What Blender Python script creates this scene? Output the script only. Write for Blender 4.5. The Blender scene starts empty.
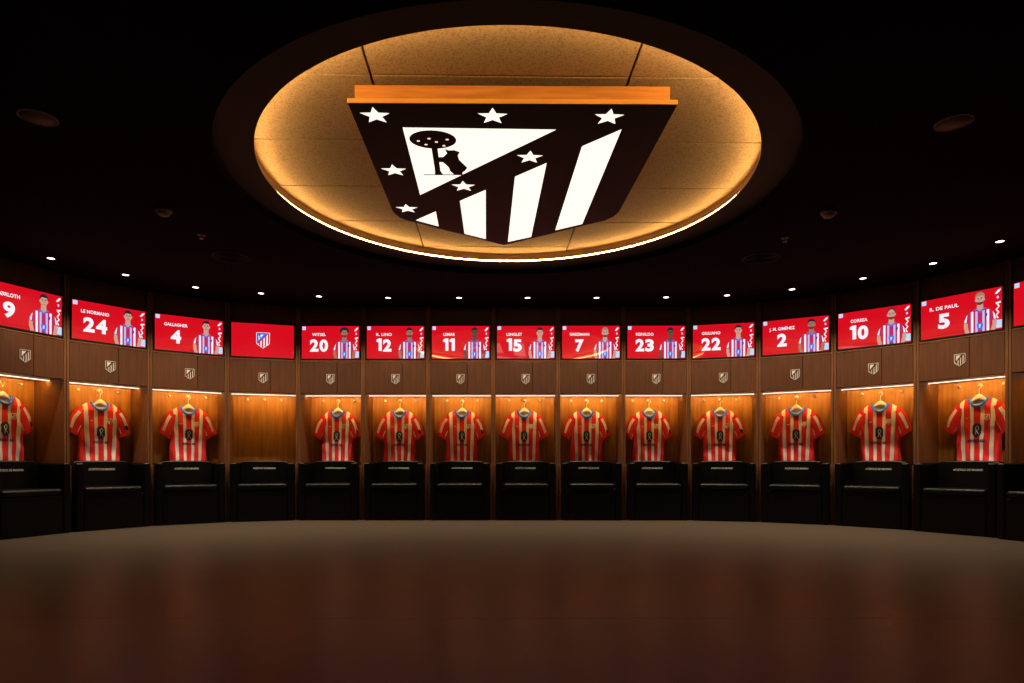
import bpy, bmesh, math, random
from mathutils import Vector, Matrix
from mathutils.bvhtree import BVHTree
scene = bpy.context.scene
COL = scene.collection
PI = math.pi
random.seed(7)

# ------------------------------------------------------------------ camera, world, exposure
CAM_H = 0.81
cam_d = bpy.data.cameras.new('camera')
cam_d.sensor_width = 36.0
cam_d.lens = 631.0 / 1024.0 * 36.0
cam_d.shift_y = (461 - 341.5) / 1024.0
cam_d.clip_start = 0.05
cam = bpy.data.objects.new('camera', cam_d)
cam.location = (0, 0, CAM_H)
cam.rotation_euler = (PI / 2, 0, 0)
COL.objects.link(cam)
scene.camera = cam
world = bpy.data.worlds.new('world')
scene.world = world
world.use_nodes = True
world.node_tree.nodes['Background'].inputs[0].default_value = (0.004, 0.003, 0.002, 1)
world.node_tree.nodes['Background'].inputs[1].default_value = 1.0
scene.view_settings.view_transform = 'Standard'
scene.view_settings.look = 'None'
scene.view_settings.exposure = 0.0
scene.view_settings.gamma = 1.0
scene.view_settings.use_curve_mapping = False
# light levels (radiance of each kind of lamp in the room)
L_RING = 47.0
L_BAR = 150.0
L_CREST = 1.15
L_DOWN_LENS = 6.0
W_DOWN = 105.0
L_SCREEN = 1.0
WARM = (1.0, 0.54, 0.15)

# ------------------------------------------------------------------ helpers
class MB:
    """collects faces; build() links them as one mesh object"""
    def __init__(s):
        s.v = []; s.f = []; s.m = []; s.sm = []
    def add(s, vs, fs, mi=0, smooth=False):
        o = len(s.v)
        s.v += [tuple(v) for v in vs]
        for f in fs:
            s.f.append(tuple(i + o for i in f)); s.m.append(mi); s.sm.append(smooth)
        return s
    def box(s, x0, x1, y0, y1, z0, z1, mi=0):
        vs = [(x, y, z) for z in (z0, z1) for y in (y0, y1) for x in (x0, x1)]
        return s.add(vs, [(0, 2, 3, 1), (4, 5, 7, 6), (0, 1, 5, 4), (2, 6, 7, 3), (0, 4, 6, 2), (1, 3, 7, 5)], mi)
    def prism(s, pts, fn, mi=0, sides=True, smooth=False):
        """pts 2-D outline, fn(u, v, k) -> xyz for k = 0 (back) and 1 (front)"""
        a = 0.0
        for i in range(len(pts)):
            (x0, y0), (x1, y1) = pts[i - 1], pts[i]
            a += x0 * y1 - x1 * y0
        if a < 0: pts = pts[::-1]
        n = len(pts)
        if not sides:
            return s.add([fn(u, v, 1) for u, v in pts], [tuple(range(n))], mi, smooth)
        vs = [fn(u, v, 0) for u, v in pts] + [fn(u, v, 1) for u, v in pts]
        fs = [tuple(range(n))[::-1], tuple(range(n, 2 * n))]
        fs += [(i, (i + 1) % n, n + (i + 1) % n, n + i) for i in range(n)]
        return s.add(vs, fs, mi, smooth)
    def tube(s, path, r, seg=8, mi=0, closed=False, flat=None):
        path = [Vector(p) for p in path]; n = len(path); vs = []
        up = Vector((0, 1, 0))
        for i, p in enumerate(path):
            a = path[(i - 1) % n] if (closed or i) else p
            b = path[(i + 1) % n] if (closed or i < n - 1) else p
            t = (b - a).normalized()
            q = up - t * up.dot(t)
            if q.length < 1e-3: q = Vector((1, 0, 0)) - t * t.x
            q.normalize(); w = t.cross(q)
            ri = r[i] if isinstance(r, (list, tuple)) else r
            fy = 1.0 if flat is None else flat
            for k in range(seg):
                an = 2 * PI * k / seg
                vs.append(p + w * (ri * math.cos(an)) + q * (ri * fy * math.sin(an)))
        fs = []
        for i in range(n if closed else n - 1):
            j = (i + 1) % n
            for k in range(seg):
                l = (k + 1) % seg
                fs.append((i * seg + k, i * seg + l, j * seg + l, j * seg + k))
        if not closed:
            fs.append(tuple(range(seg))[::-1]); fs.append(tuple(range((n - 1) * seg, n * seg)))
        return s.add(vs, fs, mi, True)
    def lathe(s, prof, seg=24, mi=0, origin=(0, 0, 0), axis='z', smooth=True):
        vs = []
        for r, h in prof:
            for k in range(seg):
                a = 2 * PI * k / seg
                x, y, z = r * math.cos(a), r * math.sin(a), h
                if axis == 'y': x, y, z = x, z, -y
                vs.append((x + origin[0], y + origin[1], z + origin[2]))
        fs = [(i * seg + k, i * seg + (k + 1) % seg, (i + 1) * seg + (k + 1) % seg, (i + 1) * seg + k)
              for i in range(len(prof) - 1) for k in range(seg)]
        return s.add(vs, fs, mi, smooth)
    def build(s, name, mats, parent=None, bevel=0.0, segs=2, recalc=True):
        me = bpy.data.meshes.new(name)
        me.from_pydata(s.v, [], s.f)
        for m in (mats if isinstance(mats, (list, tuple)) else [mats]): me.materials.append(m)
        me.polygons.foreach_set('material_index', s.m)
        me.polygons.foreach_set('use_smooth', s.sm)
        if recalc:
            bm = bmesh.new(); bm.from_mesh(me); bmesh.ops.recalc_face_normals(bm, faces=bm.faces)
            bm.to_mesh(me); bm.free()
        o = bpy.data.objects.new(name, me)
        COL.objects.link(o)
        if parent: o.parent = parent
        if bevel:
            b = o.modifiers.new('bevel', 'BEVEL'); b.width = bevel; b.segments = segs; b.limit_method = 'ANGLE'
            b.angle_limit = math.radians(40)
        return o

def tag(o, label=None, cat=None, group=None, kind=None):
    if label: o['label'] = label
    if cat: o['category'] = cat
    if group: o['group'] = group
    if kind: o['kind'] = kind
    return o
def empty(name, loc=(0, 0, 0), rz=0.0):
    o = bpy.data.objects.new(name, None); COL.objects.link(o)
    o.location = loc; o.rotation_euler = (0, 0, rz); o.empty_display_size = 0.1
    return o
KIDS = {}
def copy_tree(o, parent=None):
    c = o.copy(); COL.objects.link(c)
    if parent: c.parent = parent
    for ch in [x for x in COL.objects if x.parent == o]: copy_tree(ch, c)
    return c
def place(o, u, dz=0.0, local=(0, 0, 0)):
    """put a top-level object into locker bay u"""
    m = UNITS[u]
    p = m['o'] + m['d'] * local[0] + m['w'] * local[1]
    o.location = (p.x, p.y, local[2] + dz); o.rotation_euler = (0, 0, -m['a'])

def node_mat(name):
    m = bpy.data.materials.new(name); m.use_nodes = True
    nt = m.node_tree; b = nt.nodes['Principled BSDF']
    return m, nt, b
def mat(name, col, rough=0.5, metal=0.0, emit=None, strength=0.0, spec=0.5, coat=0.0, sheen=0.0):
    m, nt, b = node_mat(name)
    b.inputs['Base Color'].default_value = (*col, 1)
    b.inputs['Roughness'].default_value = rough
    b.inputs['Metallic'].default_value = metal
    b.inputs['Specular IOR Level'].default_value = spec
    b.inputs['Coat Weight'].default_value = coat
    b.inputs['Sheen Weight'].default_value = sheen
    if emit:
        b.inputs['Emission Color'].default_value = (*emit, 1)
        b.inputs['Emission Strength'].default_value = strength
    return m
def noisy(name, c1, c2, scale=(1, 1, 1), nscale=5.0, rough=0.5, bump=0.0, detail=6, spec=0.5, r2=None, metal=0.0, lo=.3, hi=.7):
    m, nt, b = node_mat(name)
    tc = nt.nodes.new('ShaderNodeTexCoord'); mp = nt.nodes.new('ShaderNodeMapping')
    mp.inputs['Scale'].default_value = scale
    nz = nt.nodes.new('ShaderNodeTexNoise'); nz.inputs['Scale'].default_value = nscale; nz.inputs['Detail'].default_value = detail
    rp = nt.nodes.new('ShaderNodeValToRGB')
    rp.color_ramp.elements[0].position = lo; rp.color_ramp.elements[1].position = hi
    rp.color_ramp.elements[0].color = (*c1, 1); rp.color_ramp.elements[1].color = (*c2, 1)
    L = nt.links
    L.new(tc.outputs['Object'], mp.inputs[0]); L.new(mp.outputs[0], nz.inputs['Vector'])
    L.new(nz.outputs['Fac'], rp.inputs[0]); L.new(rp.outputs[0], b.inputs['Base Color'])
    b.inputs['Roughness'].default_value = rough
    b.inputs['Specular IOR Level'].default_value = spec
    b.inputs['Metallic'].default_value = metal
    if r2 is not None:
        mr = nt.nodes.new('ShaderNodeMapRange'); mr.inputs[3].default_value = rough; mr.inputs[4].default_value = r2
        L.new(nz.outputs['Fac'], mr.inputs[0]); L.new(mr.outputs[0], b.inputs['Roughness'])
    if bump:
        bp = nt.nodes.new('ShaderNodeBump'); bp.inputs['Strength'].default_value = bump; bp.inputs['Distance'].default_value = 0.01
        L.new(nz.outputs['Fac'], bp.inputs['Height']); L.new(bp.outputs[0], b.inputs['Normal'])
    return m

# ------------------------------------------------------------------ materials
M = {}
M['wood'] = noisy('walnut_veneer', (0.13, 0.048, 0.016), (0.20, 0.078, 0.027), (9, 9, 0.7), 4.0, 0.42, 0.04, spec=0.4)
M['wood_door'] = noisy('walnut_door_veneer', (0.075, 0.026, 0.009), (0.115, 0.041, 0.014), (10, 10, 0.6), 3.6, 0.5, 0.03, spec=0.28)
for key in ('wood_door',):
    nt = M[key].node_tree; b_ = nt.nodes['Principled BSDF']; src = b_.inputs['Base Color'].links[0].from_socket
    oi = nt.nodes.new('ShaderNodeObjectInfo'); mr_ = nt.nodes.new('ShaderNodeMapRange')
    mr_.inputs[3].default_value = .85; mr_.inputs[4].default_value = 1.15
    hs = nt.nodes.new('ShaderNodeHueSaturation')
    nt.links.new(oi.outputs['Random'], mr_.inputs[0]); nt.links.new(mr_.outputs[0], hs.inputs['Value'])
    nt.links.new(src, hs.inputs['Color']); nt.links.new(hs.outputs[0], b_.inputs['Base Color'])
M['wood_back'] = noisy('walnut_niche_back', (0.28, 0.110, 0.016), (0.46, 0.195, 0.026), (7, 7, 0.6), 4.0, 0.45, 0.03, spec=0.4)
M['oak'] = noisy('orange_oak', (0.50, 0.20, 0.045), (0.72, 0.32, 0.085), (0.8, 9, 9), 4.0, 0.5, 0.05)
M['oak_lip'] = noisy('bright_oak_edge', (0.80, 0.38, 0.05), (0.95, 0.50, 0.09), (0.8, 9, 9), 4.0, 0.5)
M['leather'] = noisy('black_leather', (0.0015, 0.0015, 0.0015), (0.003, 0.003, 0.0025), (1, 1, 1), 60.0, 0.34, 0.05, spec=0.20)
M['black'] = mat('black_bezel', (0.008, 0.008, 0.008), 0.35)
M['face_black'] = mat('emblem_black_acrylic', (0.010, 0.007, 0.006), 0.45, spec=0.25)
M['emblem_white'] = mat('emblem_backlit_white', (0.8, 0.8, 0.8), 0.5, emit=(1.0, 0.93, 0.80), strength=L_CREST)
M['emblem_pink'] = mat('emblem_backlit_fruit', (0.8, 0.5, 0.45), 0.5, emit=(1.0, 0.62, 0.52), strength=1.2)
M['led_ring'] = mat('ring_led', (1, 1, 1), 0.5, emit=WARM, strength=L_RING)
M['led_bar'] = mat('bar_led', (1, 1, 1), 0.5, emit=WARM, strength=L_BAR)
M['led_low'] = mat('bar_led_diffuser', (1, 1, 1), 0.5, emit=WARM, strength=L_BAR * .62)
M['led_edge'] = mat('bar_led_edge_glow', (1, 1, 1), 0.5, emit=(1.0, 0.80, 0.62), strength=1.9)
M['lens'] = mat('downlight_lens', (1, 1, 1), 0.5, emit=(1.0, 0.86, 0.66), strength=L_DOWN_LENS)
M['alu'] = mat('brushed_aluminium', (0.45, 0.40, 0.34), 0.35, 1.0)
M['chrome'] = mat('chrome', (0.92, 0.90, 0.86), 0.28, 0.7)
M['crest_metal'] = mat('satin_steel_crest', (0.75, 0.70, 0.62), 0.4, 0.1, spec=0.8)
M['ceiling'] = noisy('dark_ceiling_paint', (0.0018, 0.0015, 0.0012), (0.0024, 0.0020, 0.0016), (1, 1, 1), 3.0, 0.8, spec=0.05)
M['ring_paint'] = noisy('dark_brown_ring_paint', (0.06, 0.036, 0.025), (0.072, 0.044, 0.030), (1, 1, 1), 3.0, 0.6)
M['wallpaint'] = noisy('dark_wall_paint', (0.020, 0.014, 0.010), (0.03, 0.021, 0.015), (1, 1, 1), 3.0, 0.8)
M['fixture'] = mat('dark_fixture', (0.02, 0.017, 0.014), 0.5)
M['vent'] = mat('black_vent', (0.004, 0.0035, 0.003), 0.7, spec=.15)
M['trimring'] = mat('fixture_trim', (0.05, 0.045, 0.04), 0.5)
M['plastic'] = mat('beige_plastic', (0.32, 0.24, 0.18), 0.5)
M['speaker'] = noisy('brown_speaker_mesh', (0.22, 0.13, 0.09), (0.32, 0.19, 0.13), (1, 1, 1), 220.0, 0.7)
M['hanger'] = noisy('pale_birch_hanger', (0.80, 0.70, 0.58), (0.90, 0.80, 0.68), (1, 6, 6), 8.0, 0.45)
M['plinth'] = mat('dark_plinth', (0.01, 0.008, 0.006), 0.6)

# lit acoustic plaster of the round coffer
m, nt, b = node_mat('speckled_plaster')
tc = nt.nodes.new('ShaderNodeTexCoord')
n1 = nt.nodes.new('ShaderNodeTexNoise'); n1.inputs['Scale'].default_value = 95; n1.inputs['Detail'].default_value = 3
n2 = nt.nodes.new('ShaderNodeTexNoise'); n2.inputs['Scale'].default_value = 1.2
r1 = nt.nodes.new('ShaderNodeValToRGB'); r1.color_ramp.elements[0].position = .33; r1.color_ramp.elements[1].position = .52
r1.color_ramp.elements[0].color = (0.33, 0.245, 0.18, 1); r1.color_ramp.elements[1].color = (0.54, 0.42, 0.32, 1)
nt.links.new(tc.outputs['Object'], n1.inputs['Vector']); nt.links.new(n1.outputs['Fac'], r1.inputs[0])
nt.links.new(r1.outputs[0], b.inputs['Base Color']); b.inputs['Roughness'].default_value = .8
bp = nt.nodes.new('ShaderNodeBump'); bp.inputs['Strength'].default_value = .3; bp.inputs['Distance'].default_value = .003
nt.links.new(n1.outputs['Fac'], bp.inputs['Height']); nt.links.new(bp.outputs[0], b.inputs['Normal'])
M['plaster'] = m
M['coffer_wall'] = mat('coffer_side_paint', (0.30, 0.20, 0.12), 0.6)

# floor: dark brown satin floor covering
M['floor'] = noisy('brown_satin_floor', (0.092, 0.069, 0.049), (0.098, 0.073, 0.052), (1.4, 3, 1), 2.0, 0.31, 0.0, spec=0.17)
M['pale_strip'] = mat('floor_pale_strip', (0.26, 0.16, 0.09), 0.35)

# shirts: stripes are dyed into the cloth, so they come from object coordinates
def jersey_mat(name):
    m, nt, b = node_mat(name); N = nt.nodes.new; L = nt.links.new
    tc = N('ShaderNodeTexCoord'); sp = N('ShaderNodeSeparateXYZ'); L(tc.outputs['Object'], sp.inputs[0])
    ab = N('ShaderNodeMath'); ab.operation = 'ABSOLUTE'; L(sp.outputs['X'], ab.inputs[0])
    k = N('ShaderNodeMapRange'); k.inputs[1].default_value = .8; k.inputs[2].default_value = 1.5
    k.inputs[3].default_value = .93; k.inputs[4].default_value = 1.10; L(sp.outputs['Z'], k.inputs[0])
    dv = N('ShaderNodeMath'); dv.operation = 'DIVIDE'; L(ab.outputs[0], dv.inputs[0]); L(k.outputs[0], dv.inputs[1])
    rp = N('ShaderNodeValToRGB'); rp.color_ramp.interpolation = 'CONSTANT'
    red, wht = (0.85, 0.014, 0.012, 1), (0.92, 0.83, 0.78, 1)
    e = rp.color_ramp.elements; e[0].position = 0; e[0].color = red
    e[1].position = .028; e[1].color = wht
    for p, c in ((.064, red), (.124, wht), (.166, red)):
        q = e.new(p); q.color = c
    L(dv.outputs[0], rp.inputs[0]); L(rp.outputs[0], b.inputs['Base Color'])
    wv = N('ShaderNodeTexNoise'); wv.inputs['Scale'].default_value = 14; L(tc.outputs['Object'], wv.inputs['Vector'])
    bp = N('ShaderNodeBump'); bp.inputs['Strength'].default_value = .35; bp.inputs['Distance'].default_value = .02
    L(wv.outputs['Fac'], bp.inputs['Height']); L(bp.outputs[0], b.inputs['Normal'])
    b.inputs['Roughness'].default_value = .7; b.inputs['Sheen Weight'].default_value = .15
    return m
M['jersey'] = jersey_mat('striped_shirt_cloth')
M['cloth_red'] = mat('red_cloth', (0.85, 0.014, 0.012), 0.7, sheen=.15)
M['cloth_white'] = mat('white_cloth', (0.90, 0.85, 0.78), 0.7, sheen=.15)
M['cloth_blue'] = mat('blue_collar_cloth', (0.02, 0.20, 1.0), 0.7)
M['navy'] = mat('navy_print', (0.012, 0.025, 0.07), 0.5)
M['badge_red'] = mat('badge_red_print', (0.45, 0.03, 0.06), 0.5)
M['lining'] = mat('pale_neck_lining', (0.74, 0.66, 0.66), 0.7)
M['skyblue'] = mat('pale_blue_print', (0.45, 0.62, 0.85), 0.6)
# screen pixels
def pix(name, c, k=1.0):
    return mat(name, (0.01, 0.01, 0.01), 0.035, emit=c, strength=L_SCREEN * k, spec=1.0)
PX = {'red': pix('screen_red', (0.68, 0.004, 0.013)), 'white': pix('screen_white', (0.90, 0.88, 0.95)),
      'pale': pix('screen_pale_blue', (0.50, 0.72, 1.0)), 'blue': pix('screen_blue', (0.05, 0.14, 0.70)),
      'lilac': pix('screen_lilac', (0.55, 0.50, 0.90)), 'darkred': pix('screen_dark_red', (0.38, 0.004, 0.012)),
      'crimson': pix('screen_crimson', (0.50, 0.02, 0.10)),
      'skin0': pix('screen_light_skin', (0.62, 0.33, 0.25)), 'skin1': pix('screen_tan_skin', (0.38, 0.17, 0.11)),
      'skin2': pix('screen_dark_skin', (0.14, 0.06, 0.045)), 'hair0': pix('screen_dark_hair', (0.02, 0.014, 0.03)),
      'hair1': pix('screen_fair_hair', (0.34, 0.22, 0.16)), 'beard': pix('screen_beard', (0.09, 0.045, 0.04)),
      'navy': pix('screen_navy', (0.02, 0.05, 0.25))}

# ------------------------------------------------------------------ plan of the room
P = 0.9
PHI = -0.0048
base_ang = [0.0] * 15
for k in range(4): base_ang[3 - k] = -(k + 1) * 0.3100
for k in range(5): base_ang[10 + k] = (k + 1) * 0.2461
V = [None] * 16
V[7] = Vector((-0.3023, 8.7126))
for k in range(7, 15): V[k + 1] = V[k] + P * Vector((math.cos(base_ang[k]), -math.sin(base_ang[k])))
for k in range(6, -1, -1): V[k] = V[k + 1] - P * Vector((math.cos(base_ang[k]), -math.sin(base_ang[k])))
cp, sp_ = math.cos(PHI), math.sin(PHI)
V = [Vector((p.x * cp - p.y * sp_, p.x * sp_ + p.y * cp)) for p in V]
UNITS = []
for k in range(15):
    d = (V[k + 1] - V[k]).normalized(); a = -math.atan2(d.y, d.x)
    UNITS.append({'o': (V[k] + V[k + 1]) / 2, 'd': d, 'w': Vector((-d.y, d.x)), 'a': a})
NUM = ['9', '24', '4', None, '20', '12', '11', '15', '7', '23', '22', '2', '10', '5', None]
NAMES = ['SØRLOTH', 'LE NORMAND', 'GALLAGHER', None, 'WITSEL', 'R. LINO', 'LEMAR', 'LENGLET', 'GRIEZMANN', 'REINILDO',
         'GIULIANO', 'J. M. GIMÉNEZ', 'CORREA', 'R. DE PAUL', None]
def where(k):
    if k == 3: return 'the screen showing only the club crest'
    if k == 14: return 'the cut-off red screen at the right edge'
    return 'the number %s screen' % NUM[k]

# ------------------------------------------------------------------ setting
ZC = CAM_H + 2.14
XL, XR, YN, YF = -7.2, 7.4, -3.0, 10.6
MB().box(XL, XR, YN, YF, -0.1, 0.0).build('floor', M['floor'])['kind'] = 'structure'
# curved wall behind the lockers
off = 0.58
def bis(k):
    a = UNITS[k - 1]['w'] if k > 0 else UNITS[0]['w']; b2 = UNITS[k]['w'] if k < 15 else UNITS[14]['w']
    return (a + b2).normalized()
inner = [V[k] + bis(k) * off for k in range(16)]
outer = [V[k] + bis(k) * (off + .12) for k in range(16)]
wb = MB()
for k in range(15):
    q = [inner[k], inner[k + 1], outer[k + 1], outer[k]]
    vs = [(p.x, p.y, z) for z in (0, ZC + .6) for p in q]
    wb.add(vs, [(0, 1, 2, 3), (4, 7, 6, 5), (0, 4, 5, 1), (1, 5, 6, 2), (2, 6, 7, 3), (3, 7, 4, 0)])
tag(wb.build('wall_back', M['wallpaint']), kind='structure')
lw = inner[0]; rw = inner[15]
tag(MB().box(lw.x - .9, lw.x - .02, YN, lw.y, 0, ZC + .6).build('wall_left', M['wallpaint']), kind='structure')
tag(MB().box(rw.x + .02, rw.x + .9, YN, rw.y, 0, ZC + .6).build('wall_right', M['wallpaint']), kind='structure')
tag(MB().box(XL, XR, YN - .15, YN, 0, ZC + .6).build('wall_front', M['wallpaint']), kind='structure')

# ceiling with the stepped round coffer
CX, CY = -0.03, 5.08
R_OUT, R_LIP, R_IN = 2.157, 1.896, 1.925
Z_LIP, Z_PAN = CAM_H + 2.20, CAM_H + 2.30
SEG = 128
cb = MB()
circ = [(CX + R_OUT * math.cos(2 * PI * i / SEG), CY + R_OUT * math.sin(2 * PI * i / SEG)) for i in range(SEG)]
def to_rect(i):
    a = 2 * PI * i / SEG; c, s = math.cos(a), math.sin(a)
    t = min(((XR - CX) if c > 0 else (XL - CX)) / c if abs(c) > 1e-9 else 1e9, ((YF - CY) if s > 0 else (YN - CY)) / s if abs(s) > 1e-9 else 1e9)
    return (CX + t * c, CY + t * s)
rect = [to_rect(i) for i in range(SEG)]
cb.add([(x, y, ZC) for x, y in circ] + [(x, y, ZC) for x, y in rect], [(i, (i + 1) % SEG, SEG + (i + 1) % SEG, SEG + i) for i in range(SEG)])
cb.box(XL, XR, YN, YF, ZC + .45, ZC + .5)
tag(cb.build('ceiling', M['ceiling'], recalc=False), kind='structure')
def ringface(r0, z0, r1, z1, mi=0, mb=None, seg=SEG, smooth=True):
    mb.add([(CX + r0 * math.cos(2 * PI * i / seg), CY + r0 * math.sin(2 * PI * i / seg), z0) for i in range(seg)] +
           [(CX + r1 * math.cos(2 * PI * i / seg), CY + r1 * math.sin(2 * PI * i / seg), z1) for i in range(seg)],
           [(i, (i + 1) % seg, seg + (i + 1) % seg, seg + i) for i in range(seg)], mi, smooth)
rb = MB()
ringface(R_OUT, ZC, R_OUT, Z_LIP, 2, rb)
ringface(R_OUT, Z_LIP, R_LIP, Z_LIP, 0, rb)
ringface(R_LIP, Z_LIP, R_LIP, Z_LIP + .006, 0, rb)
ringface(R_LIP, Z_LIP + .006, R_IN, Z_LIP + .006, 1, rb)
ringface(R_IN, Z_LIP + .006, R_IN, Z_PAN, 1, rb)
tag(rb.build('trim_1', [M['ring_paint'], M['coffer_wall'], M['ceiling']], recalc=False), kind='structure')
# plaster panel boards with open joints, laid slightly askew to the camera
pb = MB()
ROT = 0.026
def rot2(x, y, a=ROT): return (x * math.cos(a) - y * math.sin(a), x * math.sin(a) + y * math.cos(a))
def clip(poly, nx, ny, c):
    out = []
    for i in range(len(poly)):
        p, q = poly[i - 1], poly[i]
        dp, dq = nx * p[0] + ny * p[1] - c, nx * q[0] + ny * q[1] - c
        if (dp <= 0) != (dq <= 0):
            t = dp / (dp - dq); out.append((p[0] + t * (q[0] - p[0]), p[1] + t * (q[1] - p[1])))
        if dq <= 0: out.append(q)
    return out
disc = [((R_IN + .02) * math.cos(2 * PI * i / 96), (R_IN + .02) * math.sin(2 * PI * i / 96)) for i in range(96)]
ys = [-9, -1.31, -.545, .22, .985, 1.69, 9]; xs = [-9, -.86, .69, 9]; g = .008
for i in range(len(ys) - 1):
    for j in range(len(xs) - 1):
        q = clip(clip(clip(clip(disc, 0, 1, ys[i + 1] - g), 0, -1, -(ys[i] + g)), 1, .02, xs[j + 1] - g), -1, -.02, -(xs[j] + g))
        if len(q) > 2:
            pb.prism(q, lambda u, v, k: (*[a + c for a, c in zip(rot2(u, v, .016), (CX, CY))], Z_PAN + (.02 if k == 0 else 0)))
pb.add([(CX + x, CY + y, Z_PAN + .019) for x, y in disc], [tuple(range(96))], 1)
tag(pb.build('ceiling_coffer_panel', [M['plaster'], M['fixture']]), kind='structure')
bpy.data.objects['ceiling_coffer_panel'].name = 'trim_2'
lb = MB()
ringface(R_LIP + .018, Z_LIP + .0062, R_LIP + .018, Z_LIP + .024, 0, lb)
ringface(R_LIP + .018, Z_LIP + .024, R_LIP + .024, Z_LIP + .024, 1, lb)
ringface(R_LIP + .024, Z_LIP + .024, R_LIP + .024, Z_LIP + .0062, 1, lb)
o = lb.build('led_strip', [M['led_ring'], M['alu']], recalc=False)
tag(o, 'warm glowing light strip running round the rim of the round ceiling recess', 'light strip')

# a thin strip across the floor covering, paler than the rest
tag(MB().box(-6.0, 6.0, 3.262, 3.272, 0.0002, 0.0012).build('trim_3', M['pale_strip']), kind='structure')

# ------------------------------------------------------------------ club crest artwork, in metres, origin at its middle, u right, v up
E_OUT = [(-.975, 1.207), (.992, 1.242), (.960, -.36), (.950, -.43), (.925, -.50), (.865, -.58), (.79, -.635), (-.012, -1.24), (-.80, -.675),
         (-.875, -.625), (-.930, -.56), (-.960, -.48), (-.972, -.41)]
E_TRI = [(-.688, .943), (.293, .943), (-.698, -.077)]
E_STR = [[(-.80, -.612), (-.605, -.41), (-.611, -.752)], [(-.387, -.186), (-.172, .029), (-.188, -1.067), (-.386, -.932)],
         [(.05, .264), (.27, .488), (.243, -.998), (.025, -1.141)], [(.49, .732), (.714, .958), (.683, -.66), (.456, -.821)]]
E_STARS = [(-.835, 1.078), (-.113, 1.089), (.606, 1.098), (-.838, .343), (-.344, .088), (-.841, -.357), (.145, .569)]
E_TREE = [(-.51 + .155 * math.cos(2 * PI * i / 28), .798 + .118 * math.sin(2 * PI * i / 28)) for i in range(28)]
E_FRUIT = [(-.608, .781), (-.534, .814), (-.489, .771), (-.415, .805), (-.562, .735), (-.443, .722)]
E_TRUNK = [(-.53, .70), (-.489, .70), (-.499, .35), (-.485, .289), (-.545, .288), (-.539, .349)]
E_BEAR = [(-.44, .671), (-.414, .655), (-.378, .66), (-.343, .634), (-.358, .586), (-.352, .522), (-.327, .464), (-.3, .404), (-.32, .355),
          (-.339, .333), (-.339, .293), (-.401, .292), (-.412, .317), (-.429, .352), (-.432, .4), (-.453, .454), (-.47, .486), (-.505, .492),
          (-.505, .555), (-.461, .561), (-.429, .616)]
E_GROUND = [(-.629, .288), (-.339, .296), (-.339, .287), (-.63, .279)]
def star(cx, cy, R=.094, r=.040):
    return [(cx + (R if i % 2 == 0 else r) * math.sin(i * PI / 5), cy + (R if i % 2 == 0 else r) * math.cos(i * PI / 5)) for i in range(10)]

# the big hanging sign: near edge towards the camera, tip away from it
ex, ey, ez = -.035, 4.99, CAM_H + 2.13
sign = empty('crest_sign', (ex, ey, ez), ROT)
tag(sign, 'large backlit black and white shield crest sign under the round ceiling recess', 'sign')
def dn(z): return lambda u, v, k: (u, -v, (z[1] if k else z[0]))
face = MB().prism(E_OUT, dn((.024, 0.0)))
o = face.build('face_panel', M['face_black'], sign)
MB().prism([(-.977, 1.2075), (.994, 1.2425), (.994, 1.250), (-.977, 1.215)], dn((.026, -.0005))).build('front_lip', M['oak_lip'], sign)
inset = [(x * .966, y * .968 + .004) for x, y in E_OUT]
MB().prism(inset, dn((.13, .0245))).build('wooden_body', M['oak'], sign)
MB().box(-.5, .5, -.6, -.5, .13, .169).box(-.5, .5, .4, .5, .13, .169).build('mounting_bracket', M['fixture'], sign)
MB().prism(E_TRI, dn((0.0, -.0015))).build('lit_triangle', M['emblem_white'], sign)
for q in E_STR: MB().prism(q, dn((0.0, -.0015))).build('lit_stripe', M['emblem_white'], sign)
for c in E_STARS: MB().prism(star(*c), dn((0.0, -.0015))).build('lit_star', M['emblem_white'], sign)
tb = MB()
for k, q in enumerate((E_TREE, E_TRUNK, E_GROUND)): tb.prism(q, dn((-.0016 - .0002 * k, -.003 - .0002 * k)))
tree = tb.build('tree_silhouette', M['face_black'], sign)
for c in E_FRUIT:
    MB().prism([(c[0] + .011 * math.cos(2 * PI * i / 12), c[1] + .009 * math.sin(2 * PI * i / 12)) for i in range(12)], dn((-.0031, -.0042))).build('fruit', M['emblem_pink'], tree)
MB().prism(E_BEAR, dn((-.0016, -.0036))).build('bear_silhouette', M['face_black'], sign)

# ------------------------------------------------------------------ locker bay
Z_CAB, Z_DOOR = 1.742, 2.177
def xz(y0, y1):   # 2-D (x, z) outline seen from the room; y1 is the front
    return lambda u, v, k: (u, y1 if k else y0, v)
def small_crest(mb, cx, cz, s, y0, y1, mi_line=0, mi_fill=None):
    T = lambda q: [(cx + u * s, cz + v * s) for u, v in q]
    if mi_fill is not None: mb.prism(T(E_OUT), xz(y0, (y0 + y1) / 2), mi_fill)
    for q in [E_TRI] + E_STR: mb.prism(T(q), xz(y0, y1), mi_line)
def crest_metal(cx, cz, s, y0, y1):
    mb = MB()
    for q in [E_TRI] + E_STR:
        gx = sum(u for u, v in q) / len(q); f_ = .62 if q is not E_TRI else .8
        mb.prism([(cx + (gx + (u - gx) * f_) * s, cz + v * s) for u, v in q], xz(y0, y1))
    n = len(E_OUT)
    for i in range(n):
        a, b2 = E_OUT[i - 1], E_OUT[i]
        q = [a, b2, (b2[0] * .93, b2[1] * .94), (a[0] * .93, a[1] * .94)]
        mb.prism([(cx + u * s, cz + v * s) for u, v in q], xz(y0, y1))
    return mb
locker = empty('locker_bay')
cb = MB()
for s in (-1, 1): cb.box(min(s * .422, s * .4475), max(s * .422, s * .4475), 0, .52, 0, ZC - .005)
cb.box(-.422, .422, .502, .52, 0, Z_CAB)
cb.box(-.422, .422, .022, .502, Z_CAB, Z_CAB + .02)
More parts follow.
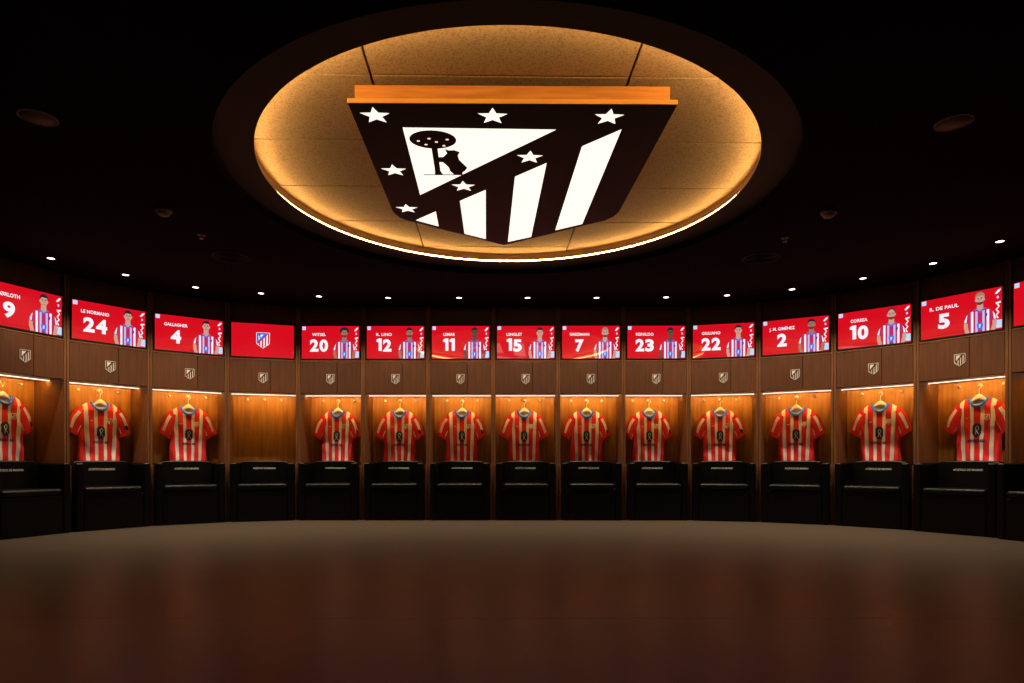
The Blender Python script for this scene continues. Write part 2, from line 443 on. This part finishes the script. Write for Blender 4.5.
cb.build('side_panel', M['wood'], locker, .002).name = 'carcass'
MB().box(-.4215, .4215, .492, .5015, 0.0, Z_CAB - .0005).build('back_panel', M['wood_back'], locker)
MB().box(-.4215, .4215, .03, .05, Z_DOOR + .02, ZC - .005).build('header_panel', M['wood_door'], locker)
MB().box(-.4215, .4215, .004, .03, Z_DOOR + .006, Z_DOOR + .028).build('rail', M['wood'], locker, .002)
door = MB().box(-.4175, .0885, .001, .021, Z_CAB + .001, Z_DOOR).build('cabinet_door', M['wood_door'], locker, .0015)
crest_metal(0.0, 1.940, .056, .0, -.005).build('crest_badge', M['crest_metal'], door)
MB().box(.0935, .4175, .001, .021, Z_CAB + .001, Z_DOOR).build('cabinet_door', M['wood_door'], locker, .0015)
bar = MB().box(-.421, .421, .268, .284, Z_CAB - .003, Z_CAB - .0005, 1)
bar.box(-.419, .419, .270, .274, Z_CAB - .0125, Z_CAB - .0035, 2).box(-.419, .419, .2745, .281, Z_CAB - .0095, Z_CAB - .0035, 1)
bar.add([(-.419, .2742, Z_CAB - .0102), (.419, .2742, Z_CAB - .0102), (.419, .2815, Z_CAB - .0102), (-.419, .2815, Z_CAB - .0102)], [(0, 3, 2, 1)], 3)
bar.add([(-.419, .2815, Z_CAB - .0102), (.419, .2815, Z_CAB - .0102), (.419, .2815, Z_CAB - .0035), (-.419, .2815, Z_CAB - .0035)], [(0, 3, 2, 1)], 0)
bar.build('light_bar', [M['led_bar'], M['alu'], M['led_edge'], M['led_low']], locker, recalc=False).location.y = -.035
for hx in (-.222, 0, .222):
    MB().lathe([(0.0001, -.046), (.010, -.045), (.0155, -.038), (.017, -.031), (.0155, -.023), (.009, -.017), (.006, -.013), (.006, -.003), (.014, -.003), (.014, 0), (0.0001, 0)],
               16, 0, (hx - .012, .492, 1.686), 'y').build('coat_hook', M['chrome'], locker)
SHIFT = {0: .05, 1: .055, 2: .055, 13: .045}   # hook rails are not centred in every bay
post_cache = {}
def add_posts(root, k):
    for s, j in ((-1, k), (1, k + 1)):
        h = 0.0
        if 0 < j < 15: h = (UNITS[j]['a'] - UNITS[j - 1]['a']) / 2
        key = (s, round(h, 3))
        if key not in post_cache:
            xo, xi = .4475, .412
            t = math.tan(h) * .045
            pts = [(xi, -.0005), (xo, -.0005), (xo - t, -.045), (min(xi, xo - t - .02), -.045)]
            pts = [(s * x, y) for x, y in pts]
            o2 = MB().prism(pts, lambda u, v, kk: (u, v, .755 if kk else 0)).build('seat_divider', M['wood'], root, .002)
            post_cache[key] = o2
        else:
            c = post_cache[key].copy(); COL.objects.link(c); c.parent = root
bays = []
for k in range(15):
    r = locker if k == 0 else copy_tree(locker)
    bays.append(r)
for k, r in enumerate(bays):
    place(r, k); add_posts(r, k)
    for ch in [x for x in COL.objects if x.parent == r and x.name.startswith('coat_hook')]: ch.location.x = SHIFT.get(k, 0)
    if k == 3: lab = 'empty walnut locker bay with no shirt, under the screen showing only the club crest'
    elif k == 14: lab = 'walnut locker bay cut off by the right edge of the picture'
    else: lab = 'walnut locker bay with doors and lit niche under %s' % where(k)
    tag(r, lab, 'locker', 'locker bays around the curved wall')

# ------------------------------------------------------------------ text helper: font curve -> mesh data
def text_mesh(txt, height, width=None, bold=.02, fn=None, name='lettering', shear=0.0):
    cu = bpy.data.curves.new(name, 'FONT'); cu.body = txt; cu.size = 1.0; cu.offset = bold; cu.extrude = 0; cu.shear = shear
    cu.align_x = 'LEFT'; cu.resolution_u = 4; cu.space_character = 1.06
    ob = bpy.data.objects.new(name, cu); COL.objects.link(ob)
    bpy.context.view_layer.update()
    me = bpy.data.meshes.new_from_object(ob.evaluated_get(bpy.context.evaluated_depsgraph_get()))
    bpy.data.objects.remove(ob); bpy.data.curves.remove(cu)
    vs = [v.co.copy() for v in me.vertices]; fs = [tuple(p.vertices) for p in me.polygons]
    bpy.data.meshes.remove(me)
    x0, x1 = min(v.x for v in vs), max(v.x for v in vs); y0, y1 = min(v.y for v in vs), max(v.y for v in vs)
    sy = height / (y1 - y0) if not any(ch in txt for ch in 'ÉØ') else height / .74
    sx = (width / (x1 - x0)) if width else sy
    return [((v.x - (x0 + x1) / 2) * sx, v.y * sy) for v in vs], fs
def lettering(mb, txt, cx, cz, h, y, width=None, mi=0, bold=.02, shear=0.0):
    vs, fs = text_mesh(txt, h, width, bold, shear=shear)
    mb.add([(cx + u, y, cz + v) for u, v in vs], fs, mi)   # cz = baseline
    return mb

# ------------------------------------------------------------------ seats
seat = empty('locker_chair')
MB().box(-.3165, .3165, -.128, .24, 0.012, .425).box(-.395, .395, -.12, .5, 0, .012).build('base', M['leather'], seat, .006, 3)
MB().box(-.3155, .3155, -.142, .228, .43, .505).build('seat_cushion', M['leather'], seat, .034, 5)
bk = [(-.316, .43), (-.316, .775), (-.300, .798), (-.262, .809), (-.15, .814), (.15, .814), (.262, .809), (.300, .798), (.316, .775), (.316, .43)]
back = MB().prism(bk, lambda u, v, k: (u, (.232 if k else .37) + (v - .43) * .06, v)).build('backrest', M['leather'], seat, .018, 4)
lt = lettering(MB(), 'ATLÉTICO DE MADRID', 0, .698, .024, .2325 + .28 * .06 - .0025, .29, bold=.012)
M['letter'] = mat('silver_lettering', (0.78, 0.72, 0.64), 0.45, 0.0)
lt.build('lettering', M['letter'], back)
for s in (-1, 1):
    ax = sorted((s * .3185, s * .405))
    MB().box(ax[0], ax[1], -.138, .39, .0125, .788).build('arm', M['leather'], seat, .022, 4)
for k in range(15):
    r = seat if k == 0 else None
    if r is None: r = copy_tree(seat)
    place(r, k, 0, (0, {13: -.045, 14: -.12}.get(k, 0), 0))
for k, r in enumerate([o for o in COL.objects if o.name.startswith('locker_chair') and o.parent is None]):
    d = 'black leather tub chair in the locker bay under %s' % where(k)
    if k == 14: d = 'black leather tub chair cut off by the right edge of the picture'
    tag(r, d, 'chair', 'black leather chairs along the lockers')

# ------------------------------------------------------------------ screens
SW, SH = .793, .4503
ZB = CAM_H + 1.4153
def rr(x0, z0, x1, z1): return [(x0, z0), (x1, z0), (x1, z1), (x0, z1)]
def oval(cx, cz, a, b, n=16): return [(cx + a * math.cos(2 * PI * i / n), cz + b * math.sin(2 * PI * i / n)) for i in range(n)]
PMAT = ['red', 'white', 'pale', 'blue', 'lilac', 'darkred', 'crimson', 'skin0', 'skin1', 'skin2', 'hair0', 'hair1', 'beard', 'navy']
PIX = {n: i for i, n in enumerate(PMAT)}
PML = [PX[n] for n in PMAT]
LOOK = [(0, 'hair0', 0), (0, 'hair0', 0), (0, 'hair0', 0), None, (1, 'afro', 1), (1, 'hair0', 1), (2, 'hair0', 1), (0, 'hair0', 0), (0, 'hair1', 1),
        (2, 'hair0', 0), (0, 'hair0', 0), (1, 'hair0', 1), (0, 'fade', 1), (0, 'hair1', 1), None]
def portrait(k):
    skin, hair, beard = LOOK[k]; sk = PIX['skin%d' % skin]; mb = MB()
    X = lambda u: (u - .5) * SW
    Z = lambda v: SH * (1 - v)
    lay = [0]
    def poly(pts, mi):
        lay[0] += 1; y = -.0012 - .00025 * lay[0]
        mb.prism([(X(u), Z(v)) for u, v in pts], xz(y, y), mi, sides=False)
    c = .745
    # arms
    for s in (-1, 1):
        poly([(c + s * .145, .66), (c + s * .19, .66), (c + s * .195, .86), (c + s * .175, 1.0), (c + s * .125, 1.0), (c + s * .145, .85)], sk)
    # neck and shirt
    poly([(c - .034, .32), (c + .034, .32), (c + .042, .50), (c - .042, .50)], sk)
    body = [(c - .055, .435), (c - .13, .50), (c - .165, .58), (c - .198, .74), (c - .14, .77), (c - .125, .70), (c - .12, 1.0), (c + .12, 1.0), (c + .125, .70),
            (c + .14, .77), (c + .198, .74), (c + .165, .58), (c + .13, .50), (c + .055, .435), (c + .02, .50), (c - .02, .50)]
    poly(body, PIX['crimson'])
    for x0, x1, t in ((-.108, -.078, .49), (-.055, -.028, .50), (.028, .055, .50), (.078, .108, .49)):
        poly([(c + x0, t), (c + x1, t), (c + x1, 1.0), (c + x0, 1.0)], PIX['white'] if abs(x0) > .07 else PIX['lilac'])
    for s in (-1, 1):
        poly([(c + s * .150, .55), (c + s * .166, .60), (c + s * .188, .73), (c + s * .163, .745)], PIX['white'])
        poly([(c + s * .052, .43), (c + s * .068, .45), (c, .545), (c, .505)], PIX['blue'])
    poly([(c - .032, .79), (c + .032, .79), (c + .036, .86), (c + .02, .95), (c - .02, .95), (c - .036, .86)], PIX['blue'])
    poly([(c - .012, .82), (c + .014, .82), (c + .004, .91), (c - .014, .90)], PIX['pale'])
    poly([(c + .06, .58), (c + .088, .58), (c + .085, .64), (c + .074, .67), (c + .062, .64)], PIX['navy'])
    # hair behind, head, features
    hm = PIX['hair1'] if hair == 'hair1' else PIX['hair0']
    if hair == 'afro': poly(oval(c, .16, .082, .125, 18), hm)
    else: poly(oval(c, .15, .056 if hair != 'fade' else .052, .105, 18), hm)
    poly(oval(c, .215, .050, .135, 20), sk)
    for s in (-1, 1): poly(oval(c + s * .052, .23, .008, .030, 8), sk)
    if hair not in ('fade',):
        poly([(c - .052, .19), (c - .046, .095), (c - .015, .06), (c + .025, .06), (c + .048, .10), (c + .052, .19), (c + .040, .135), (c - .030, .13)], hm)
    if beard:
        poly([(c - .046, .26), (c - .030, .285), (c + .030, .285), (c + .046, .26), (c + .034, .335), (c, .358), (c - .034, .335)], PIX['beard'])
    for s in (-1, 1):
        poly(oval(c + s * .020, .205, .009, .010, 8), PIX['hair0'])
        poly([(c + s * .009, .183), (c + s * .032, .176), (c + s * .033, .186), (c + s * .009, .192)], PIX['hair0'])
    poly([(c - .006, .25), (c, .205), (c + .007, .25)], PIX['beard'] if skin == 2 else PIX['skin1'] if skin == 0 else PIX['skin2'])
    poly([(c - .018, .292), (c + .018, .292), (c + .010, .304), (c - .010, .304)], PIX['darkred'])
    return mb
def zig(mb):
    # white script running up the right edge of the picture
    pts = [(.955, .74), (.93, .66), (.962, .60), (.932, .53), (.965, .46), (.94, .385)]
    for (a, b2), (c, d) in zip(pts, pts[1:]):
        n = Vector((-(d - b2) * SH, (c - a) * SW)).normalized() * .006
        q = [((a - .5) * SW + n.x, SH * (1 - b2) - n.y), ((c - .5) * SW + n.x, SH * (1 - d) - n.y),
             ((c - .5) * SW - n.x, SH * (1 - d) + n.y), ((a - .5) * SW - n.x, SH * (1 - b2) + n.y)]
        mb.prism(q, xz(-.0009, -.0009), PIX['white'], sides=False)
    mb.prism([((u - .5) * SW, SH * (1 - v)) for u, v in ((.925, .36), (.985, .34), (.985, .38), (.93, .40))], xz(-.0009, -.0009), PIX['white'], sides=False)
    mb.prism([((u - .5) * SW, SH * (1 - v)) for u, v in oval(.95, .24, .014, .035, 10)], xz(-.0009, -.0009), PIX['lilac'], sides=False)
    mb.prism([((u - .5) * SW, SH * (1 - v)) for u, v in ((.915, .15), (.955, .06), (.985, .05), (.975, .10), (.94, .16))], xz(-.0009, -.0009), PIX['white'], sides=False)
HX, HZ, HW = SW / 2, SH, .009
for k in range(15):
    t = empty('wall_screen'); place(t, k, 0, (0, 0, ZB))
    bz = MB().box(-HX - HW, HX + HW, .006, .029, -HW - .006, SH + HW).box(-HX - HW, -HX, -.002, .006, -HW - .006, SH + HW).box(HX, HX + HW, -.002, .006, -HW - .006, SH + HW)
    bz.box(-HX, HX, -.002, .006, -HW - .006, 0).box(-HX, HX, -.002, .006, SH, SH + HW)
    bz.build('bezel', M['black'], t)
    dp = MB().box(-HX, HX, .001, .0058, 0, SH, PIX['red'])
    if k != 3:
        y = -.0006
        dp.prism(rr(-HX + .008, SH * .88, -HX + .055, SH * .985), xz(y, y), PIX['pale'], sides=False)
    if NUM[k]:
        dp.prism(rr(HX - .055, SH * .03, HX - .003, SH * .22), xz(-.0006, -.0006), PIX['pale'], sides=False)
        zig(dp)
        for i in range(19):
            u = -HX + SW * (.22 + .019 * i)
            dp.prism(rr(u, SH * .045, u + .006, SH * (.075 + .02 * (i % 3 == 0))), xz(-.0006, -.0006), PIX['darkred'], sides=False)
    disp = dp.build('display', PML, t, recalc=False)
    if k == 3:
        mb = MB(); T = lambda q: [(u * .088, SH * .5 + v * .088) for u, v in q]
        mb.prism(T(E_OUT), xz(-.0006, -.0006), PIX['white'], sides=False)
        mb.prism([(u * .081, SH * .5 + v * .083) for u, v in E_OUT], xz(-.0010, -.0010), PIX['red'], sides=False)
        mb.prism(T([(-.90, 1.15), (.90, 1.15), (-.90, -.45)]), xz(-.0014, -.0014), PIX['blue'], sides=False)
        for q in E_STR: mb.prism(T(q), xz(-.0018, -.0018), PIX['white'], sides=False)
        mb.prism(T([(-.66, .9), (.10, .9), (-.66, .0)]), xz(-.0018, -.0018), PIX['white'], sides=False)
        mb.prism(T(E_TREE), xz(-.0022, -.0022), PIX['navy'], sides=False)
        mb.prism(T(E_TRUNK), xz(-.0022, -.0022), PIX['navy'], sides=False)
        mb.prism(T(E_BEAR), xz(-.0026, -.0026), PIX['navy'], sides=False)
        mb.build('crest_picture', PML, disp, recalc=False)
    elif NUM[k]:
        nc = -HX + SW * .30
        wd = {1: None, 2: None}
        n = NUM[k]
        ws = [.075 if ch == '1' else .118 for ch in n]; x = nc - (sum(ws) + .014 * (len(n) - 1)) / 2; nb = MB()
        for ch, w in zip(n, ws):
            if ch == '1':
                g1 = [(0, .125), (0, .155), (.030, .172), (.073, .172), (.073, 0), (.030, 0), (.030, .120)]
                nb.prism([(x + u, SH * .235 + v) for u, v in g1], xz(-.0009, -.0009), PIX['white'], sides=False)
            else: lettering(nb, ch, x + w / 2, SH * .235, .172, -.0009, w, PIX['white'], .045)
            x += w + .014
        nb.build('number', PML, disp, recalc=False)
        nm = NAMES[k]
        w = max(.15, min(.31, .0265 * len(nm) + .03))
        lettering(MB(), nm, nc, SH * .70, .040, -.0009, w, PIX['white'], .03).build('name_lettering', PML, disp, recalc=False)
        portrait(k).build('player_picture', PML, disp, recalc=False)
    if k == 3: lab = 'red wall screen showing only a small blue and white shield crest'
    elif k == 14: lab = 'red wall screen cut off by the right edge, only its pale corner square showing'
    else: lab = 'red wall screen showing number %s, a name and a person in a striped shirt' % NUM[k]
    tag(t, lab, 'screen', 'screens above the lockers')

# ------------------------------------------------------------------ hangers and shirts
def hanger_tree():
    h = empty('shirt_hanger')      # origin on the middle coat hook
    # wooden shoulder bar
    n = 25; vs = []; fs = []
    for i in range(n):
        x = -.20 + .40 * i / (n - 1); q = abs(x) / .20
        zt = -.150 - .125 * q ** 1.1; th = .030 * (1 - .35 * q) + (.036 * max(0, 1 - abs(x) / .075) ** .6 if abs(x) < .075 else 0)
        zt += (.042 * math.sqrt(max(0, 1 - (x / .075) ** 2)) if abs(x) < .075 else 0)
        for a in range(10):
            an = 2 * PI * a / 10
            vs.append((x, .012 * math.cos(an) - .075, zt - th / 2 + th / 2 * math.sin(an)))
    for i in range(n - 1):
        for a in range(10): fs.append((i * 10 + a, i * 10 + (a + 1) % 10, (i + 1) * 10 + (a + 1) % 10, (i + 1) * 10 + a))
    fs += [tuple(range(10)), tuple(range((n - 1) * 10, n * 10))]
    MB().add(vs, fs, 0, True).build('shoulder_bar', M['hanger'], h)
    path = [(0, -.075, -.105), (0, -.075, -.060), (.004, -.073, -.050)]
    for i in range(12):
        a = math.radians(-70 + 250 * i / 11)
        path.append((.027 * math.cos(a) * .95, -.073 + .035 * i / 11, -.017 + .027 * math.sin(a)))
    MB().tube(path, .0035, 8).build('wire_hook', M['chrome'], h)
    return h
H0 = hanger_tree()

def jersey_tree(seed):
    rnd = random.Random(seed)
    root = empty('football_shirt')   # origin on the floor below the shirt, z absolute
    YC = 0.0
    na, nv = 56, 40; hem = .800
    ph = [rnd.uniform(0, 6.28) for _ in range(6)]
    lean = rnd.uniform(-.012, .012)
    def top(th):        # neckline height and position, th = angle, -y is the front
        c, s = math.cos(th), math.sin(th)
        f = max(0.0, -s)
        zt = 1.537 - .095 * f ** 1.3 - .006 * max(0, s)
        return (.094 * c, .040 * s - (.012 * f), zt)
    def body(th, v):
        c, s = math.cos(th), math.sin(th)
        cc = math.copysign(abs(c) ** .62, c); ss = math.copysign(abs(s) ** .8, s)
        V1 = .74
        if v <= V1:
            q = v / V1; z = hem + q * (1.365 - hem)
            w = .226 - .010 * q + .016 * math.exp(-((q - 1) / .12) ** 2) + .004 * (1 - q) ** 2
            dpt = .050 - .010 * q
            x, y = w * cc, dpt * ss
            g2 = 1.0
        else:
            s2 = (v - V1) / (1 - V1)
            tx, ty, tz = top(th)
            x0, y0, z0 = .232 * cc, .040 * ss, 1.365
            kx = s2 ** 1.9 if abs(c) > .3 else s2 ** (1.0 + .9 * abs(c) / .3)
            x = x0 + (tx - x0) * kx; y = y0 + (ty - y0) * s2; z = z0 + (tz - z0) * (1 - (1 - s2) ** 1.7)
            g2 = 1 - s2
        fold = (.0065 * math.sin(x * 48 + ph[0] + z * 5) + .005 * math.sin(x * 83 - z * 9 + ph[1]) + .004 * math.sin(z * 26 + x * 21 + ph[2])) * g2
        amp = 1.5 * (1.0 - .5 * max(0, (z - 1.2) / .2)) if z > 1.2 else 1.0 + (1.2 - z) * 1.2
        y += fold * amp * (-1 if s < 0 else 1)
        x += lean * (1.4 - z) + .004 * math.sin(z * 17 + ph[3])
        return (x, y + YC, z)
    mb = MB(); vs = []; fs = []
    for j in range(nv + 1):
        for i in range(na): vs.append(body(2 * PI * i / na, j / nv))
    for j in range(nv):
        for i in range(na): fs.append((j * na + i, j * na + (i + 1) % na, (j + 1) * na + (i + 1) % na, (j + 1) * na + i))
    mb.add(vs, fs, 0, True)
    # neck tape: a thin inner layer at the back of the neckline
    torso = mb.build('shirt_body', [M['jersey']], root, recalc=False)
    for s in (-1, 1):
        sb = MB(); n1, n2 = 14, 36; vs = []; fs = []
        dr = rnd.uniform(-.012, .012)
        A = Vector((s * .170, 0, 1.430)); B = Vector((s * (.292 + dr), -.004, 1.150 + dr * .4))
        for j in range(n1 + 1):
            q = j / n1; c = A.lerp(B, q); c.x += s * .014 * math.sin(PI * q); c.z += .012 * math.sin(PI * q)
            wv = Vector((s * .78, 0, .62)).lerp(Vector((s * .80, 0, .60)), q).normalized()
            hw = .082 + (.075 - .082) * q + .004 * math.sin(q * 9 + ph[4])
            hd = .034 - .004 * q
            for i in range(n2):
                an = 2 * PI * i / n2
                p = c + wv * (hw * math.cos(an)) + Vector((0, 1, 0)) * (hd * math.sin(an) + .004 * math.sin(an * 3 + q * 8 + ph[5]) )
                vs.append(tuple(p))
        mi = []
        for j in range(n1):
            for i in range(n2):
                f = (j * n2 + i, j * n2 + (i + 1) % n2, (j + 1) * n2 + (i + 1) % n2, (j + 1) * n2 + i)
                an = 2 * PI * (i + .5) / n2; cs = math.cos(an)
                sb.f.append(f); sb.m.append(1 if (.20 < cs < .70 and j < n1 - 2 and j > 1) or (-.95 < cs < -.80 and j > n1 - 7 and j < n1 - 2) else 0); sb.sm.append(True)
        sb.v = vs
        sb.build('sleeve', [M['cloth_red'], M['cloth_white']], root, recalc=False)
    # collar band
    path = []
    for i in range(40):
        th = 2 * PI * i / 40; x, y, z = top(th); bx = body(th, 1.0)
        path.append((bx[0], bx[1] - (.004 if math.sin(th) < 0 else -.002), bx[2] - .003))
    MB().tube(path, .0145, 8, 0, True).build('collar', M['cloth_blue'], root)
    # pale lining seen inside the neck
    lb2 = MB(); L = []
    for j in range(4):
        for i in range(13):
            th = math.radians(10 + 160 * i / 12); x, y, z = top(th); bx = body(th, 1.0)
            L.append((bx[0] * .93, .030 * math.sin(th) - .004 + .0, bx[2] - .008 - .034 * j * math.sin(th)))
    lb2.add(L, [(j * 13 + i, j * 13 + i + 1, (j + 1) * 13 + i + 1, (j + 1) * 13 + i) for j in range(3) for i in range(12)], 0, True)
    lb2.build('neck_lining', M['lining'], root, recalc=False)
    # prints sit on the cloth
    bvh = BVHTree.FromPolygons(torso.data.vertices.values() and [v.co for v in torso.data.vertices], [tuple(p.vertices) for p in torso.data.polygons])
    def on(mb2, lift):
        out = []
        for x, y, z in mb2.v:
            h = bvh.ray_cast(Vector((x, -1, z)), Vector((0, 1, 0)))
            out.append((x, (h[0].y if h[0] else -.05) - lift, z))
        mb2.v = out; return mb2
    def dense(q, step=.012):
        out = []
        for a, b2 in zip(q, q[1:] + q[:1]):
            n = max(1, int(math.hypot(b2[0] - a[0], b2[1] - a[1]) / step))
            out += [(a[0] + (b2[0] - a[0]) * i / n, a[1] + (b2[1] - a[1]) * i / n) for i in range(n)]
        return out
    sh = [(-.044, 1.215), (-.024, 1.240), (.024, 1.240), (.044, 1.215), (.045, 1.13), (.026, 1.095), (0, 1.082), (-.026, 1.095), (-.045, 1.13)]
    mk = MB()
    # strips keep the print following the folds
    def strip_fill(poly, mi):
        z0, z1 = min(v for u, v in poly), max(v for u, v in poly); n = 12
        for i in range(n):
            q = clip(clip(poly, 0, 1, z0 + (z1 - z0) * (i + 1) / n), 0, -1, -(z0 + (z1 - z0) * i / n))
            xs2 = sorted(u for u, v in q)
            if len(q) < 3: continue
            for j in range(4):
                xa, xb = xs2[0] + (xs2[-1] - xs2[0]) * j / 4, xs2[0] + (xs2[-1] - xs2[0]) * (j + 1) / 4
                q2 = clip(clip(q, 1, 0, xb), -1, 0, -xa)
                if len(q2) > 2: mk.prism(q2, xz(0, 0), mi, sides=False)
    strip_fill(sh, 0)
    on(mk, .003)
    mk.build('sponsor_print', [M['navy']], root, recalc=False)
    s2 = MB()
    sp = [(-.012, 1.115), (-.004, 1.150), (-.014, 1.19), (.006, 1.215), (.020, 1.195), (.012, 1.17), (-.002, 1.16), (.010, 1.14), (.022, 1.115)]
    s2.tube([(u, 0, v) for u, v in sp], .0034, 5); 
    sv = s2.v; s2.v = []
    for x, y, z in sv:
        h = bvh.ray_cast(Vector((x, -1, z)), Vector((0, 1, 0))); s2.v.append((x, (h[0].y if h[0] else -.05) - .005 + y * .5, z))
    s2.build('sponsor_script', M['cloth_white'], root)
    tx = MB(); lettering(tx, 'RIYADH AIR', 0, 1.028, .032, 0, .175, 0, .06); on(tx, .004); tx.build('sponsor_lettering', M['navy'], root, recalc=False)
    cr = MB(); small_crest(cr, .098, 1.305, .030, 0, -.001, 1, 0)
    cv = cr.v; cr.v = []
    for x, y, z in cv:
        h = bvh.ray_cast(Vector((x, -1, z)), Vector((0, 1, 0))); cr.v.append((x, (h[0].y if h[0] else -.05) - .003 + y * 2, z))
    cr.build('crest_badge', [M['cloth_white'], M['badge_red']], root, recalc=False)
    sw = MB(); sw.prism([(-.120, 1.318), (-.112, 1.304), (-.100, 1.303), (-.070, 1.318), (-.100, 1.309), (-.112, 1.310)], xz(0, 0), 0, sides=False); on(sw, .004)
    sw.build('chest_mark', M['cloth_white'], root, recalc=False)
    if seed != 2:
        ptc = MB().prism([(.292, 1.265), (.312, 1.272), (.330, 1.252), (.332, 1.225), (.312, 1.208), (.298, 1.222), (.290, 1.245)], lambda u, v, k: (u - .022, -.032 - (.004 if k else 0), v - .008))
        ptc.build('sleeve_patch', M['navy'], root)
    return root
protos = [jersey_tree(s) for s in (1, 2, 3)]
used = set()
sizes = {0: 1.0}
hcount = 0
for k in range(14):
    if k == 3: continue
    v = (k * 2 + (k // 3)) % 3
    p = protos[v]
    j = p if v not in used else copy_tree(p)
    used.add(v)
    place(j, k, 0, (-.016 + SHIFT.get(k, 0), .417, 0)); j.rotation_euler.z += random.Random(k).uniform(-.10, .10)
    tag(j, 'red and white striped football shirt hanging in the locker bay under %s' % where(k), 'football shirt', 'shirts hanging in the lockers')
    h = H0 if hcount == 0 else copy_tree(H0); hcount += 1
    place(h, k, 0, (-.012 + SHIFT.get(k, 0), .492, 1.695))
    tag(h, 'pale wooden hanger with chrome hook in the locker bay under %s' % where(k), 'hanger', 'shirt hangers in the lockers')

# ------------------------------------------------------------------ ceiling fittings
def downlight():
    r = empty('ceiling_downlight')
    MB().lathe([(.034, 0), (.046, -.001), (.048, -.005), (.044, -.008), (.036, -.007), (.034, -.002)], 24).build('trim_ring', M['trimring'], r)
    MB().lathe([(.0001, -.0045), (.034, -.0045), (.034, 0), (.0001, 0)], 24).build('lens', M['lens'], r)
    ld = bpy.data.lights.new('downlight_lamp', 'SPOT'); ld.energy = W_DOWN; ld.color = (1.0, .82, .60)
    ld.spot_size = math.radians(112); ld.spot_blend = 1.0; ld.shadow_soft_size = .03
    lo = bpy.data.objects.new('lamp', ld); COL.objects.link(lo); lo.parent = r; lo.location = (0, 0, -.02)
    return r
D0 = downlight()
DOWN = [(x, y, ZC) for x, y in ((-4.86, 6.652), (-4.435, 7.24), (-3.893, 7.761), (-3.197, 8.038), (-2.503, 8.184), (-1.623, 8.259), (-0.694, 8.259),
        (0.203, 8.259), (1.106, 8.259), (2.01, 8.234), (2.772, 8.135), (3.484, 7.851), (4.105, 7.379), (4.55, 6.82), (4.747, 6.138))]
for k in range(15):
    r = D0 if k == 0 else copy_tree(D0)
    r.location = DOWN[k]
    if k == 14: w = 'small bright round ceiling downlight nearest the right edge of the picture'
    elif k == 0: w = 'small bright round ceiling downlight nearest the left edge of the picture'
    elif k == 3: w = 'small bright round ceiling downlight above the screen showing only the club crest'
    else: w = 'small bright round ceiling downlight above %s' % where(k)
    tag(r, w, 'ceiling light', 'small downlights above the lockers')
def speaker(r0):
    r = empty('ceiling_speaker')
    MB().lathe([(.0001, -.008), (r0 * .9, -.008), (r0 * .9, 0)], 32).build('grille', M['speaker'], r)
    MB().lathe([(r0 * .9, 0), (r0 * .9, -.010), (r0, -.006), (r0, 0)], 32).build('rim', M['plastic'], r)
    return r
SP = speaker(.108)
for i, (loc, w) in enumerate((((-2.95, 3.925, ZC), 'left'), ((2.79, 3.983, ZC), 'right'))):
    r = SP if i == 0 else copy_tree(SP); r.location = loc
    tag(r, 'large brown round ceiling speaker %s of the round recess' % w, 'speaker', 'round speakers in the ceiling')
def detector():
    r = empty('smoke_detector')
    MB().lathe([(.066, 0), (.066, -.012), (.058, -.022), (.0001, -.022)], 28).build('base', M['plastic'], r)
    MB().lathe([(.050, -.022), (.046, -.040), (.030, -.050), (.0001, -.052)], 28).build('sensor_dome', M['plastic'], r)
    return r
DT = detector()
for i, (loc, w) in enumerate((((-2.97, 5.38, ZC), 'left'), ((2.72, 5.42, ZC), 'right'))):
    r = DT if i == 0 else copy_tree(DT); r.location = loc
    tag(r, 'small round detector on the dark ceiling %s of the round recess' % w, 'detector', 'detectors on the ceiling')
def spr():
    r = empty('fire_sprinkler')
    MB().lathe([(.038, 0), (.036, -.006), (.014, -.010), (.0001, -.010)], 20).build('escutcheon', M['plastic'], r)
    MB().lathe([(.007, -.010), (.007, -.032), (.020, -.034), (.020, -.037), (.0001, -.037)], 16).build('nozzle', M['alu'], r)
    return r
SR = spr()
for i, (loc, w) in enumerate((((-2.94, 5.975, ZC), 'left'), ((2.62, 6.055, ZC), 'right'))):
    r = SR if i == 0 else copy_tree(SR); r.location = loc
    tag(r, 'tiny dim sprinkler on the dark ceiling beyond the %s detector' % w, 'sprinkler', 'sprinklers on the ceiling')
def vent(r0):
    r = empty('ceiling_vent'); vm = M['vent']
    MB().lathe([(r0, 0), (r0 * .97, -.006), (r0 * .8, -.003), (r0 * .8, -.001)], 32).build('frame', vm, r)
    mb = MB()
    for q in (.70, .52, .34, .16): mb.lathe([(r0 * q + .012, -.001), (r0 * q, -.008), (r0 * q - .012, -.001)], 32)
    mb.build('louvre_cone', vm, r)
    return r
V1 = vent(.20)
for i, (loc, w) in enumerate((((-2.95, 6.62, ZC), 'left'), ((2.62, 6.65, ZC), 'right'))):
    r = V1 if i == 0 else copy_tree(V1); r.location = loc
    tag(r, 'dark round ceiling vent at the %s beyond the detector, barely visible' % w, 'vent', 'round vents in the ceiling')
